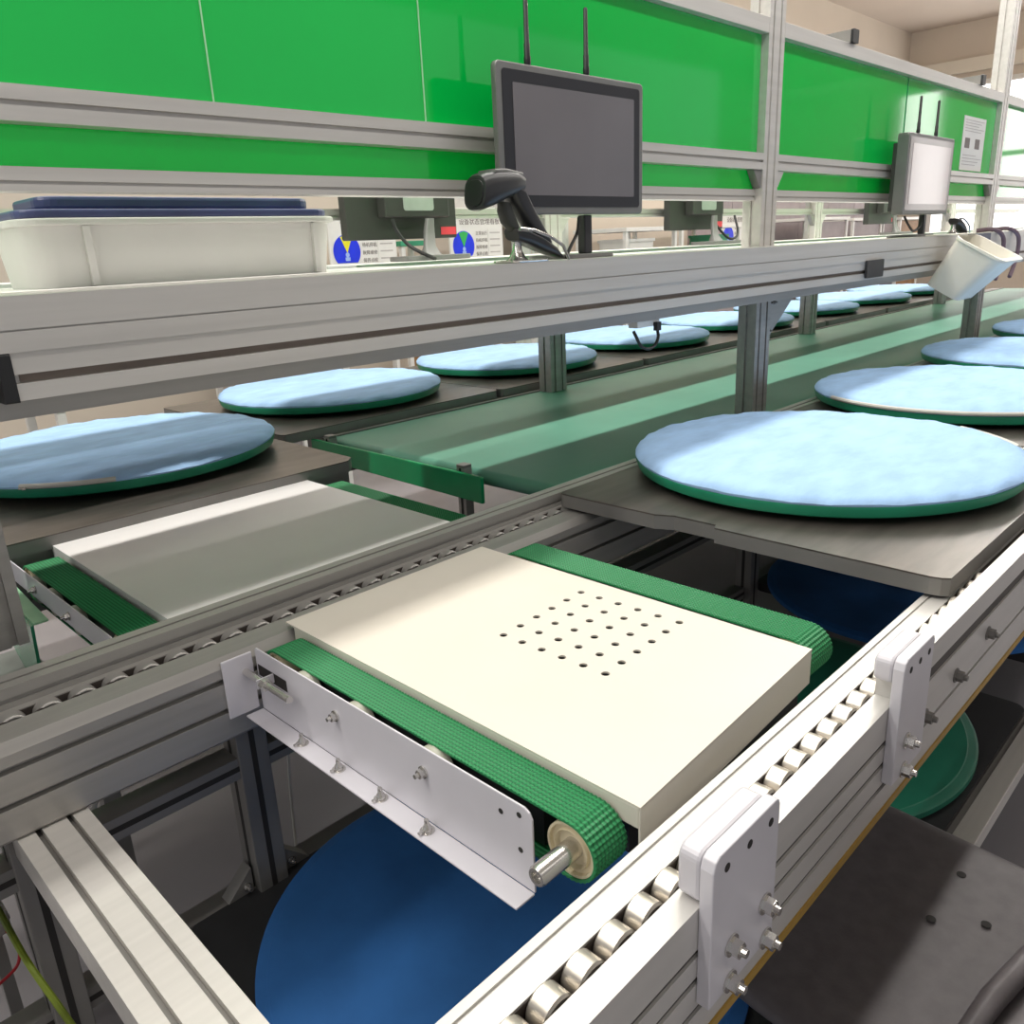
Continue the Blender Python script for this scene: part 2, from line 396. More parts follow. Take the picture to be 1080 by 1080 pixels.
def transfer(label, px0, px1, py0, py1, zt, belts, bx, by00, by1, holes, pm, bolts, zc=.762, r=.0345, sk=0, zb=.690, ys=None):
    ys = ys or py1
    t = empty('transfer_conveyor', ((px0+px1)/2, (py0+py1)/2, .66), label, 'conveyor', 'belt transfer conveyors')
    cv = holed_plate(px0, px1, py0, py1, zt, .003, holes, sk=sk).build('cover_plate', pm, t)
    skm = MB().prism([(px0,py0),(px1,py0+sk),(px1,py0+sk+.003),(px0,py0+.003)], zt-.058, zt-.0005, 'z').box(px1-.003, px1, py0+sk+.003, ys, zt-.030, zt-.003).box(px0, px0+.003, py0+.003, ys, zt-.030, zt-.003)
    skm.build('cover_skirt', pm, cv, bevel=.001)
    MB().box(px0+.02, px1-.02, py0+.03, ys-.02, zt-.09, zt-.04).build('dark_underbox', BLACK, t)  # black box standing in for the darkness under the plate
    for k_, (b0, b1) in enumerate(belts):
        by0 = by00 + sk*k_*.9
        b = belt_loop(b0, b1, by0, by1, zc, r).build('drive_belt', BELT, t)
        for y in (by0, by1):
            p = MB().lathe((b0+.003, y, zc), [(.006,r*.30),(.006,r*.62),(0,r*.68),(.004,r*.72),(.004,r*.88),(-.001,r*.90),(-.001,r-.0005),(b1-b0-.005,r-.0005),(b1-b0-.005,r*.6)], 'x', 36).build('pulley', IVORY, t, smooth=True)
            if y == by0 and b0 == belts[0][0]:
                MB().lathe((b0+.009, y, zc), [(0,.0125),(-.060,.0125),(-.063,.0105),(-.063,.007),(-.056,.0068),(-.056,.001)], 'x', 24).build('shaft', STEEL, p, smooth=True)
        MB().box(b0+.014, b1-.002, by0+.05, by1-.05, zc-.030, zc+.022).build('belt_bed', BLACK, t)
        if b0 == belts[0][0]:
            for iy in (by0+.25*(by1-by0)+.07, by0+.55*(by1-by0)+.05, by0+.85*(by1-by0)):
                MB().lathe((b0-.009, iy, zc+.006), [(0,.008),(.002,.008),(.002,.019),(0,.020),(0,.028),(.003,.0295),(.016,.0295)], 'x', 24).build('idler_wheel', IVORYT, t, smooth=True)
    # L bracket
    y0, y1 = bolts['y']
    pl = [(y0,zb),(y0,.790),(y0+.004,.798),(y0+.012,.802),(y1-.004,.802),(y1,.798),(y1,zb)]
    br = MB().prism(pl, bx, bx+.003, 'x')
    if bolts['nuts']: br.box(bx-.031, bx, y0+.0, y1, .687, .690)
    bk = br.build('side_bracket', BRKT, t, bevel=.001)
    for (y, z) in bolts['face']: hexbolt(MB(), bx-.0002, y, z, 'x', -1, .0065, .007).build('bolt', STEEL, bk)
    for y in bolts['nuts']:
        mb = MB(); mb.lathe((bx-.014,y,.690), [(0,.010),(.0015,.010)], 'z', 14); mb.lathe((bx-.014,y,.6915), [(0,.0068),(.005,.0062),(.009,.0035),(.016,.0032)], 'z', 10)
        mb.box(bx-.028, bx-.016, y-.0022, y+.0022, .6915, .6945)
        mb.build('nut', STEEL, bk, smooth=True)
    for (y, z) in bolts['holes']: MB().lathe((bx-.0001,y,z), [(0,.0038),(-.0003,.0038)], 'x', 12).build('bolt_hole', DARK, bk)
    if bolts.get('slot'):
        a, b, z = bolts['slot']
        MB().prism([(a,z-.010),(b,z-.010),(b,z+.010),(a,z+.010)], bx-.0004, bx-.0001, 'x').build('adjuster_slot', DARK, bk)
        MB().lathe((bx-.020, b+.015, z+.002), [(0,.006),(-.145,.006)], 'y', 14).lathe((bx-.020,b-.052,z+.002), [(0,.010),(-.012,.010)], 'y', 6).build('adjuster_rod', STEEL, bk, smooth=True)
        MB().box(bx-.030, bx+.0, b-.050, b-.047, z-.006, z+.009).build('adjuster_tab', BRKT, bk)
    return t

holes = []
P00, P10, P01 = Vector((.818,.857)), Vector((1.026,.869)), Vector((.824,.655))
for i in range(6):
    for j in range(6):
        p = P00 + (P10-P00)*(i/5) + (P01-P00)*(j/5); holes.append((p.x, p.y))
transfer('cream transfer conveyor with a grid of holes and ribbed green belts, in the foreground',
         .616, 1.079, .443, 1.182, .811, [(.556,.612),(1.110,1.186)], .540, .496, 1.118, holes, CREAM,
         dict(y=(.536,1.155), face=[(.927,.767),(.728,.765)], nuts=[1.012,.913,.812,.713], holes=[(.586,.778),(.556,.788),(.556,.740)], slot=(1.062,1.15,.764)), sk=.022, ys=1.157)
transfer('plain off-white transfer conveyor with dark green belts, left behind the middle roller rail',
         .488, 1.150, 1.345, 1.975, .810, [(.412,.480),(1.160,1.225)], .398, 1.395, 1.900, [], WPLATE,
         dict(y=(1.375,1.975), face=[(1.80,.778),(1.60,.778)], nuts=[], holes=[], slot=None), zb=.755)

# ------------------------------------------------------------------ wide green belt
cb = empty('wide_belt_conveyor', (5,1.9,.7), 'wide flat green belt conveyor running away under the aluminium shelf', 'conveyor')
bl = MB()
sec = [(1.50,.80)] 
loop = [(1.535+.0,.80)]
pts = []
for i in range(9): t = PI/2 + PI*i/8; pts.append((1.545+.022*math.cos(t), .779+.022*math.sin(t)))
pts += [(9.5,.757),(9.5,.801)]
bl.prism(pts, 1.372, 2.415, 'y').build('belt', CBELT, cb, smooth=True)
MB().box(1.52, 9.5, 1.328, 1.370, .70, .799).build('side_frame', ALUG, cb)
MB().box(1.52, 9.5, 2.417, 2.437, .70, .806).build('side_frame', ALUG, cb)
# guide plate across the end of the belt
g = empty('green_guide_plate', (1.47,2.0,.72), 'upright green guide plate on two short posts at the end of the green belt', 'guide plate')
MB().prism([(1.60,.725),(1.60,.80),(1.615,.803),(2.46,.803),(2.46,.748),(2.30,.735)], 1.472, 1.484, 'x').build('guide_panel', GGUIDE, g, bevel=.003)
for y in (1.70, 2.38):
    p = MB().box(1.486, 1.516, y-.016, y+.016, .0, .812).build('post', ALUD, g)
    MB().prism(rrect(1.485,1.517,y-.017,y+.017,.004), .812, .820, 'z').build('post_cap', ALUG, p)
    MB().box(1.4845,1.4858,y-.004,y+.004,.62,.811).build('post_slot', DARK, p)

# ------------------------------------------------------------------ pads on trays
def make_tray(cx, y0, y1, z, label):
    t = empty('carrier_tray', (cx,(y0+y1)/2,z-.033), label, 'tray', 'steel carrier trays')
    x0, x1 = cx-.52, cx+.52
    ym = (y0+y1)/2
    poly = [(x0+.012,y0),(x1-.03,y0),(x1,y0+.03),(x1,y1-.03),(x1-.03,y1),(x0+.012,y1),(x0+.003,y1-.004),(x0,y1-.012),(x0,ym+.16),(x0+.018,ym+.12),(x0+.018,ym+.02),(x0,ym+.012),(x0,y0+.03),(x0+.004,y0+.012)]
    a = MB().prism(poly, z-.003, z, 'z').build('tray_top', STAIN, t)
    n = len(poly); mb = MB()
    inset = []
    for i, p in enumerate(poly):
        q = Vector((p[0]-cx, p[1]-ym)); inset.append((cx+q.x*.994, ym+q.y*.994))
    for i in range(n):
        j = (i+1) % n
        p, q, pi, qi = poly[i], poly[j], inset[i], inset[j]
        mb.add([(*p,z-.033),(*q,z-.033),(*q,z-.0031),(*p,z-.0031),(*pi,z-.033),(*qi,z-.033),(*qi,z-.0031),(*pi,z-.0031)],
               [(0,1,2,3),(5,4,7,6),(0,4,5,1),(3,2,6,7)])
    mb.build('tray_skirt', ALUG, t)
    return t
def pad_meshes(r, seed):
    rnd = random.Random(seed); ph = [rnd.uniform(0, 6.28) for _ in range(8)]
    n = 120
    def wob(t): return sum(math.sin(k*t+p) for k, p in zip((9,17,26,41,3,5), ph))/6
    cov = MB(); rings = [(0,.000)]
    prof = [(r*.30,.026,0),(r*.60,.0255,.15),(r*.80,.0245,.4),(r*.90,.0225,1),(r*.955,.0190,1.6),(r*.988,.0125,1.6),(r*1.000,.005,1),(r*.996,.000,.3)]
    v = [(0,0,.0262)]; f = []
    for (rad, z, w) in prof:
        for i in range(n):
            t = 2*PI*i/n; v.append((rad*math.cos(t)*(1+.006*w*wob(t)), rad*math.sin(t)*(1+.006*w*wob(t)), z + .0036*w*wob(t*1.0+rad)))
    for i in range(n): f.append((0, 1+i, 1+(i+1)%n))
    for k in range(len(prof)-1):
        for i in range(n): a = 1+k*n; f.append((a+i, a+n+i, a+n+(i+1)%n, a+(i+1)%n))
    f.append(tuple(1+(len(prof)-1)*n+i for i in range(n)))
    return v, f
def make_pad(cx, cy, z, label, r=.45, seed=1, group='blue round pressing pads', piping=None, zipper=None, cover=True, tilt=0):
    t = empty('round_pad', (cx,cy,z), label, 'pad', group)
    z -= .010
    MB().lathe((cx,cy,z), [(0,r*.965),(.005,r*.988),(.025,r*1.002),(.0285,r*1.0)], 'z', 96).build('board', GRIM, t, smooth=True)
    MB().lathe((cx,cy,z-.0115), [(0,.17),(.0114,.15)], 'z', 40).build('pivot_hub', BLACKR, t, smooth=True)
    if cover:
        v, f = pad_meshes(r*1.002, seed)
        mb = MB().add([(cx+a,cy+b,z+.0287+c) for a,b,c in v], f); o = mb.build('cover', BLUE, t, smooth=True)
        if piping:
            a0, a1 = piping; pts = [(cx+(r+.004)*math.cos(a0+(a1-a0)*i/40), cy+(r+.004)*math.sin(a0+(a1-a0)*i/40), z+.037) for i in range(41)]
            MB().tube(pts, .0062, 8).build('piping', PIPE, o, smooth=True)
        if zipper is not None:
            pts = [(cx+(r+.004)*math.cos(zipper+.5*i/14), cy+(r+.004)*math.sin(zipper+.5*i/14), z+.037) for i in range(15)]
            zz = MB().tube(pts, .0065, 8).build('zipper', PIPE, o, smooth=True)
            p = pts[0]; MB().lathe((p[0],p[1]-.012,p[2]-.004), [(0,.008),(.003,.008)], 'z', 10).box(p[0]-.004,p[0]+.004,p[1]-.03,p[1]-.016,p[2]-.004,p[2]-.001).build('zip_pull', STEEL, zz)
    return t
TZ = .840
near_lbl = ['nearest blue round pad on the right, with a zip end at its rim',
  'blue round pad with a pale piped rim, directly behind the nearest pad on the right',
  'blue round pad third back in the right-hand row, cut by the photo edge',
  'blue round pad fourth back in the right-hand row, beside the far shelf post',
  'farthest blue round pad of the right-hand row']
for i in range(4):
    cx = 1.945 + 1.05*i
    make_tray(cx-.03, .378, 1.243, TZ, ['dark stainless tray with stepped edge under the nearest blue pad on the right',
        'dark stainless carrier tray under the second blue pad of the right-hand row','dark stainless carrier tray under the third blue pad of the right-hand row',
        'dark stainless carrier tray under the fourth blue pad of the right-hand row'][i])
    make_pad(cx, .858, TZ+.022, near_lbl[i], r=.455, seed=i+1, piping=(PI*.80, PI*1.75) if i == 1 else None, zipper=-.95 if i == 0 else None)
# far row
make_tray(.80, 1.965, 3.05, TZ-.004, 'dark stainless carrier tray under the large blue pad at the left')
make_pad(.875, 2.560, TZ+.022, 'large blue pad cut by the left frame edge, with a dark shadow band', r=.455, seed=11, zipper=PI*1.22)
far_lbl = ['second blue pad from the left, just right of the large left pad','blue pad behind the bare grey shelf post, third from left in the far row',
  'blue pad under the small cable loop, fourth from the left in the far row','blue pad left of the gusseted near post, fifth in the far row',
  'blue pad seen just right of the gusset plate, sixth in the far row','blue pad seen left of the tilted cream bin, farthest but one in the far row','farthest blue pad of the far row, beyond the cream bin']
for i in range(7):
    cx = 1.90 + 1.045*i
    make_tray(cx-.02, 2.45, 3.40, .8365, 'dark carrier tray under the ' + ['second','third','fourth','fifth','sixth','seventh','eighth'][i] + ' blue pad from the left in the far row')
    make_pad(cx, 2.955, .8585, far_lbl[i], r=.455, seed=21+i)
# lower return level
def low_tray(cx, label):
    return tag(MB().prism(rrect(cx-.40,cx+.40,.3525,1.2258,.03), .272, .300, 'z').build('return_tray', BLACKR), label, 'tray', 'return level trays')
low_tray(.765, 'black tray low down under the dark blue board below the cream conveyor')
low_tray(1.66, 'black tray low down under the bare green board')
low_tray(2.745, 'black tray low down under the dark blue board behind the cream conveyor')
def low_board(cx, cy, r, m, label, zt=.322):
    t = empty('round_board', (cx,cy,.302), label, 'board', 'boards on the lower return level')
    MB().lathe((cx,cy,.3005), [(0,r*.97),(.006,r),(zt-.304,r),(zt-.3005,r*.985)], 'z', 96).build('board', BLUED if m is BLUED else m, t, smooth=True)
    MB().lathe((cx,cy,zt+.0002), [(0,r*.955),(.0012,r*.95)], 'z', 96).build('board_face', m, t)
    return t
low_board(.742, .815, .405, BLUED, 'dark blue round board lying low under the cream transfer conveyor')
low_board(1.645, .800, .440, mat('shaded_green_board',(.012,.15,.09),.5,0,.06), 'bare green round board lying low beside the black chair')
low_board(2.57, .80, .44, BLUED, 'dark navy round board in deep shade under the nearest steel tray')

# ------------------------------------------------------------------ underframe
uf = empty('conveyor_underframe', (.55,1.25,0), 'grey slotted underframe with legs and bars below the middle roller rail', 'frame')
def slot_leg(x0,x1,y0,y1,z0,z1,par,m=ALUG,name='leg'):
    l = MB().box(x0,x1,y0,y1,z0,z1).build(name, m, par, bevel=.002)
    xm=(x0+x1)/2; ym=(y0+y1)/2
    MB().box(xm-.005,xm+.005,y0-.0006,y0-.0001,z0+.01,z1-.01).box(x0-.0006,x0-.0001,ym-.005,ym+.005,z0+.01,z1-.01).build('slot', DARK, l)
    return l
slot_leg(.505,.562,1.205,1.262,.0,.654,uf)
slot_leg(.155,.205,1.205,1.262,.0,.654,uf)
slot_leg(2.28,2.335,1.205,1.262,.0,.654,uf)
for (z0,z1,y0,y1) in ((.545,.585,1.208,1.258),(.262,.300,1.226,1.268)):
    b = MB().box(-.4,6,y0,y1,z0,z1).build('cross_bar', ALUG, uf)
    MB().box(-.4,6,y0-.0006,y0-.0001,(z0+z1)/2-.005,(z0+z1)/2+.005).build('slot', DARK, b)
for s, x in ((-1,.500),(1,.567)):
    b = MB().prism([(x,.301),(x+s*.05,.301),(x,.35)], 1.222, 1.25, 'y').build('corner_bracket', ALUG, uf)
    hexbolt(MB(), x+s*.012, 1.2215, .316, 'y', -1, .006, .006).build('bolt', STEEL, b)
lb = empty('lower_rail', (2,.32,.26), 'pale aluminium lower rail beside the black chair at the bottom right', 'rail')
MB().box(-.4,8,.298,.338,.262,.300).build('rail_body', ALU, lb, bevel=.001)
MB().box(-.4,8,.3385,.352,.25,.288).build('rail_groove', ALUG, lb)
for x in (-.3, 2.36): MB().box(x,x+.04,.30,.338,0,.2615).build('leg', ALUG, lb)
# cross beam at the lower left
cbm = empty('cross_beam', (.21,.5,.6), 'broad aluminium cross beam with two dark slots at the lower left corner', 'beam')
x0,x1,zt = .163,.256,.654
s1a,s1b,s2a,s2b = x0+.023,x0+.0315,x0+.064,x0+.072
MB().prism([(x0,zt-.05),(x0,zt),(s1a,zt),(s1a,zt-.012),(s1b,zt-.012),(s1b,zt),(s2a,zt),(s2a,zt-.012),(s2b,zt-.012),(s2b,zt),(x1,zt),(x1,zt-.05)], -.4, 1.204, 'y').build('beam_body', ALU, cbm)
MB().box(s1a+.0003,s1b-.0003,-.4,1.2,zt-.0119,zt-.0105).box(s2a+.0003,s2b-.0003,-.4,1.2,zt-.0119,zt-.0105).build('slot_shade', ALUG, cbm)  # duller grey strips paint shade onto the slot floors
dt = empty('drip_tray', (.27,1.65,0), 'pale grey-green tray under the left transfer conveyor', 'tray')
MB().box(.14,.392,1.33,1.97,.588,.596).build('tray_plate', TRAYM, dt)
for y in (1.42,1.90): MB().box(.34,.37,y,y+.03,0,.5878).build('leg', ALUG, dt)
gb = empty('bent_acrylic_guard', (.36,1.8,.6), 'small bright green bent acrylic guard at the left frame edge', 'guard')
MB().prism([(1.72,.645),(1.70,.742),(1.89,.760),(1.93,.66),(1.83,.604)], .352, .358, 'x').build('side_sheet', GGLASS, gb)
MB().add([(.358,1.70,.742),(.385,1.70,.742),(.385,1.89,.760),(.358,1.89,.760),(.358,1.70,.746),(.385,1.70,.746),(.385,1.89,.764),(.358,1.89,.764)],[(0,1,2,3),(4,7,6,5),(0,4,5,1),(1,5,6,2),(2,6,7,3),(3,7,4,0)]).build('top_sheet', GEDGE, gb)

# ------------------------------------------------------------------ workstation: shelf, posts, partitions
ws = empty('workstation_shelf', (3,1.9,.8), 'long aluminium shelf with slotted front beam, crossing the photo under the screens', 'shelf')
def shelf_front(x0, x1):
    up = [(1.240,1.298),(1.240,1.325),(1.246,1.325),(1.246,1.3275),(1.240,1.3275),(1.240,1.3705),(1.47,1.3705),(1.47,1.356),(1.28,1.356),(1.28,1.298)]
    MB().prism(up, x0, x1, 'x').build('front_board', ALU, ws)
    lo = [(1.2425,1.234),(1.2425,1.257),(1.2545,1.257),(1.2545,1.269),(1.2425,1.269),(1.2425,1.2978),(1.28,1.2978),(1.28,1.234)]
    MB().prism(lo, .310, x1, 'x').build('front_beam', ALU, ws)
    MB().box(.318, x1, 1.2530, 1.2543, 1.2575, 1.2685).build('groove_shade', mat('brown_grey_groove',(.22,.18,.15),.6), ws)  # brown-grey strip paints shade into the beam groove
shelf_front(-.6, 9.5)
MB().prism(rrect(1.239,1.283,1.232,1.2975,.003), .292, .3095, 'x').build('beam_end_cap', BLACK, ws)
MB().box(-.6,9.5,1.2805,1.66,1.205,1.2335).build('cable_tray', ALUD, ws)
MB().box(-.6,1.36,1.4705,1.865,1.35,1.3703).build('shelf_board', WHITE, ws)
MB().box(1.3605,9.5,1.4705,1.715,1.35,1.3703).build('shelf_board', WHITE, ws)
MB().box(-.6,1.36,2.08,2.42,1.35,1.3755).build('shelf_board', WHITE, ws)
MB().box(1.3605,9.5,1.93,2.42,1.35,1.3755).build('shelf_board', WHITE, ws)
MB().box(-.6,9.5,2.30,2.44,1.22,1.349).build('rear_beam', ALUD, ws)
def post(x0,x1,y0,y1,z0,z1,par,m=ALU,name='post'):
    xm=(x0+x1)/2; ym=(y0+y1)/2; d=.006; w=.005
    xs=[x0+(x1-x0)*k for k in (.27,.73)]
    poly=[(x0,y0)]
    for c in xs: poly += [(c-w,y0),(c-w,y0+d),(c+w,y0+d),(c+w,y0)]
    poly += [(x1,y0),(x1,y1),(x0,y1),(x0,ym+w),(x0+d,ym+w),(x0+d,ym-w),(x0,ym-w)]
    return MB().prism(poly, z0, z1, 'z').build(name, m, par)
PX = [(.205,.285),(2.60,2.70),(5.03,5.13),(7.46,7.56)]
for i,(a,b) in enumerate(PX):
    pp = post(a,b,1.40,1.468,.8025 if i else .833,1.2045,ws,ALUD,'support_post')
    if i: post(a+.0,b,2.345,2.414,.8025,1.2195,ws,ALUD,'support_post')
    if i:
        gs = MB().prism([(b+.001,1.2045),(b+.20,1.2045),(b+.20,1.19),(b+.02,1.06),(b+.001,1.06)], 1.416, 1.424, 'y').build('gusset_plate', ALUD, ws, bevel=.001)
        for (dx,dz) in ((.02,1.18),(.02,1.085),(.05,1.18)): hexbolt(MB(), b+dx, 1.4158, dz, 'y', -1, .006,.005).build('bolt', ALUG, gs)
for x in (3.155,): 
    MB().prism(rrect(x-.075,x+.075,1.240,1.302,.004), 1.231, 1.2395, 'y').build('joint_cover', BLACKR, ws)

def partition(name, label, y, sgn, xs, near_side):
    p = empty(name, (3,y,1.366), label, 'partition')
    y0, y1 = (y-.05, y+.018)
    for i,(a,b) in enumerate(xs):
        post(a,b,y0,y1,1.3705 if near_side else 1.376,2.95 if near_side else 2.038,p,ALU)
    ends = [-.6]+[v for ab in xs for v in ab]+[9.5]
    for k in range(0,len(ends),2):
        a,b = ends[k],ends[k+1]
        if b-a < .1: continue
        tr = MB().prism(notched(y0,1.995,2.038,[],1)+[(y,2.038),(y,1.995)], a+.0005, b-.0005, 'x').build('top_rail', ALU, p, bevel=.001)
        MB().prism(notched(y0,1.606,1.655,[(1.627,1.6345)],1)+[(y,1.655),(y,1.606)], a+.0005, b-.0005, 'x').build('middle_rail', ALU, p)
        MB().prism(notched(y0+.025,1.514,1.548,[(1.5235,1.5285)],1,.006)+[(y+.018,1.548),(y+.018,1.514)], a+.0005, b-.0005, 'x').build('bottom_rail', ALU, p)
    return p, y0
pn, ypn = partition('partition_frame', 'partition frame with glossy green acrylic sheets on the near side of the shelf', 1.45, 1, PX, True)
joints = [(-.6,.202),(.288,.745),(.7465,1.212),(1.2135,2.597),(2.703,3.815),(3.8165,5.027),(5.133,7.457),(7.563,9.5)]
for (a,b) in joints:
    s_ = MB().box(a,b,1.424,1.429,1.6555,1.9945).build('acrylic_sheet', GACR, pn)
    if b in (.745,1.212,3.815): MB().box(b-.0005,b+.0018,1.4215,1.4238,1.656,1.994).build('sheet_edge', GEDGE if b < 3 else GRIM, s_)
for (a,b) in ((-.6,.202),(.288,2.597),(2.703,5.027),(5.133,7.457),(7.563,9.5)):
    MB().box(a,b,1.432,1.437,1.5485,1.6055).build('acrylic_sheet', mat('brightened_green_acrylic',(.0,.86,.08),.08,0,.05,.7,coat=.5), pn)  # lower sheets coloured brighter to offset the middle rail's shade
for i,(a,b) in enumerate(PX[1:]):
    for s,x in ((-1,a),(1,b)):
        MB().prism([(x+s*.0005,1.6055),(x+s*.05,1.6055),(x+s*.045,1.597),(x+s*.012,1.555),(x+s*.0005,1.55)], 1.404, 1.431, 'y').build('corner_bracket', ALUG if s < 0 else ALU, pn, bevel=.002)
pf, _ = partition('partition_frame', 'green acrylic partition frame on the far edge of the shelf, behind the near one', 2.40, -1, PX, False)
for (a,b) in joints: MB().box(a,b,2.372,2.377,1.6555,1.9945).build('acrylic_sheet', GACR, pf)
for i,(a,b) in enumerate(PX[1:]):
    for s,x in ((-1,a),(1,b)):
        MB().prism([(x+s*.0005,1.513),(x+s*.06,1.513),(x+s*.05,1.505),(x+s*.014,1.46),(x+s*.0005,1.45)], 2.354, 2.38, 'y').build('corner_bracket', ALUG if s < 0 else ALU, pf, bevel=.002)
# cross bars resting over the partitions
for k,(x,lab) in enumerate(((3.20,'black-capped bar on the partition top, nearer of two right of the main post'),(4.66,'black-capped bar on the partition top, just left of the far upright post'))):
    b = empty('top_cross_bar', (x,1.9,2.039), lab, 'bar', 'bars across the partition tops')
    MB().box(x-.022,x+.022,1.398,2.42,2.039,2.080).build('bar_body', ALUG, b)
    MB().prism(rrect(x-.0235,x+.0235,2.038,2.0815,.003), 1.388, 1.3978, 'y').build('end_cap', BLACK, b)

# ------------------------------------------------------------------ front screens
def screen(x0, x1, z0, z1, y, label, lit=SCREEN, deep=False, bez=MOND):
    t = empty('touch_monitor', ((x0+x1)/2, y, 1.3705), label, 'monitor', 'touch monitors on the near side of the shelf')
    D = .045 if deep else .016
    h = MB().prism(rrect(x0,x1,z0,z1,.012), y, y+D, 'y').build('housing', MON, t, bevel=.003)
    MB().prism(rrect(x0+.016,x1-.016,z0+.016,z1-.014,.008), y-.0012, y-.0001, 'y').build('bezel', bez, h)
    MB().prism(rrect(x0+.046,x1-.040,z0+.040,z1-.038,.003), y-.0022, y-.0013, 'y').build('screen', lit, h)
    MB().box(x0+(.004 if deep else .17),x1-(.004 if deep else .10),y+D+.0005,y+(.062 if deep else .06),z0+.012,z1-(.035 if deep else .06)).build('computer_box', MONB, t, bevel=.004)
    for fx in (.205,.59):
        xx = x0+(x1-x0)*fx
        MB().lathe((xx,y+.008,z1+.0002), [(0,.0065),(.004,.0075),(.014,.0075),(.018,.0065),(.040,.0065),(.042,.0055),(.133,.0048),(.136,.003)], 'z', 14).build('antenna', BLACK, t, smooth=True)
    xm = x0+(x1-x0)*.62
    MB().box(xm-.014,xm+.014,y+.020,y+.044,1.3808,z0-.0005).build('stand_neck', BLACKR, t, bevel=.003)
    MB().prism(rrect(xm-.09,xm+.09,y+.005,y+.15,.02), 1.3707, 1.3805, 'z').build('stand_base', MON, t, bevel=.002)
    return t
screen(1.317,1.826,1.470,1.769,1.315,'blank dark touch monitor with two antennas, just behind the barcode scanner')
t2 = screen(3.59,4.115,1.460,1.765,1.315,'pale reflecting touch monitor with two antennas, at the right near the cream bin', lit=mat('reflection_tinted_lcd',(.52,.43,.42),.10,0,.05,2,coat=.6), deep=True, bez=mat('reflection_tinted_bezel',(.33,.29,.28),.2,0,.05,2,coat=.4))  # window reflection put into the pale screen and bezel colours
def cable(pts, m, label, r=.0035, name='cable'):
    # smooth through control points (Catmull-Rom)
    P = [Vector(p) for p in pts]; Q = [P[0]]+P+[P[-1]]; out = []
    for i in range(1, len(Q)-2):
        for k in range(8):
            t = k/8; a,b,c,d = Q[i-1],Q[i],Q[i+1],Q[i+2]
            out.append(.5*((2*b)+(-a+c)*t+(2*a-5*b+4*c-d)*t*t+(-a+3*b-3*c+d)*t**3))
    out.append(P[-1])
    return tag(MB().tube(out, r, 8).build(name, m, smooth=True), label, 'cable')
cable([(1.60,1.338,1.464),(1.595,1.34,1.43),(1.565,1.335,1.40),(1.54,1.33,1.3745)], CABLE, 'black cable hanging from the blank touch monitor onto the shelf', .004)
cable([(3.70,1.345,1.453),(3.73,1.34,1.425),(3.80,1.34,1.395),(3.87,1.34,1.415),(3.895,1.345,1.453)], CABLE, 'black cable looping below the pale reflecting monitor', .005)

# barcode scanner in its stand
SB = Vector((1.360,1.268,1.3707)); SK = .83   # stand base on the shelf, model scale
def loc(mb):
    mb.v = [tuple(SB + (Vector(p)-Vector((1.53,1.44,1.3667)))*SK) for p in mb.v]; return mb
st = empty('scanner_stand', tuple(SB), 'black and silver scanner stand on the shelf in front of the blank monitor', 'stand')
loc(MB().prism(rrect(1.43,1.565,1.36+.045,1.50,.02), 1.3667, 1.3735, 'z')).build('stand_foot', STEEL, st, bevel=.003)
loc(MB().lathe((1.475,1.445,1.3736), [(0,.030),(.006,.022),(.022,.013),(.045,.011)], 'z', 20)).build('stand_column', STEEL, st, smooth=True)
def ring(cx, cz, w, d, y, ang):
    # rounded section in plane rotated about Y by ang; centre (cx,y,cz), width w along rotated x, depth d along y
    out = []
    for (u,v) in rrect(-w/2,w/2,-d/2,d/2,min(w,d)*.38,4): out.append((cx+u*math.cos(ang), y+v, cz-u*math.sin(ang)))
    return out
cr_ = MB().loft([ring(1.452,1.436,.030,.050,1.44,PI/2-.35),ring(1.49,1.430,.040,.062,1.44,PI/2-.35),ring(1.55,1.410,.040,.062,1.44,PI/2-.4),ring(1.60,1.392,.036,.055,1.44,PI/2-.6),ring(1.625,1.376,.016,.045,1.44,PI/2-.9)])
loc(cr_).build('cradle', BLACKR, st, smooth=True)
loc(MB().tube([(1.45,1.408,1.449),(1.50,1.404,1.444),(1.56,1.404,1.427),(1.61,1.405,1.404),(1.637,1.41,1.369)], .0045, 8)).build('cradle_trim', STEEL, st, smooth=True)
sc = empty('barcode_scanner', (1.325,1.268,1.43), 'black handheld barcode scanner resting nose-left in its stand, before the blank monitor', 'scanner')
head = MB().loft([ring(1.332,1.533,.078,.074,1.44,PI/2+.16),ring(1.345,1.535,.086,.086,1.44,PI/2+.16),ring(1.39,1.543,.082,.086,1.44,PI/2+.14),ring(1.45,1.552,.066,.074,1.44,PI/2+.12),ring(1.495,1.556,.054,.064,1.44,PI/2+.12),ring(1.525,1.556,.034,.050,1.44,PI/2+.12)])
head.v = [(1.332+(x-1.332)*.80,y,z) for x,y,z in head.v]
loc(head).build('head', BLACKR, sc, smooth=True)
nose = loc(MB().loft([ring(1.3295,1.5325,.060,.058,1.44,PI/2+.16),ring(1.336,1.534,.064,.062,1.44,PI/2+.16)])).build('scan_window', BLACK, sc)
loc(MB().loft([ring(1.375,1.581,.010,.060,1.44,PI/2+.12),ring(1.42,1.582,.012,.054,1.44,PI/2+.12),ring(1.482,1.574,.016,.042,1.44,PI/2+.12)])).build('top_trim', MON, sc, smooth=True)
hd = MB().loft([ring(1.462,1.540,.074,.058,1.44,.25),ring(1.490,1.50,.078,.054,1.44,.28),ring(1.525,1.46,.074,.052,1.44,.32),ring(1.555,1.425,.072,.050,1.44,.35),ring(1.565,1.412,.060,.044,1.44,.35)])
loc(hd).build('handle', BLACKR, sc, smooth=True)
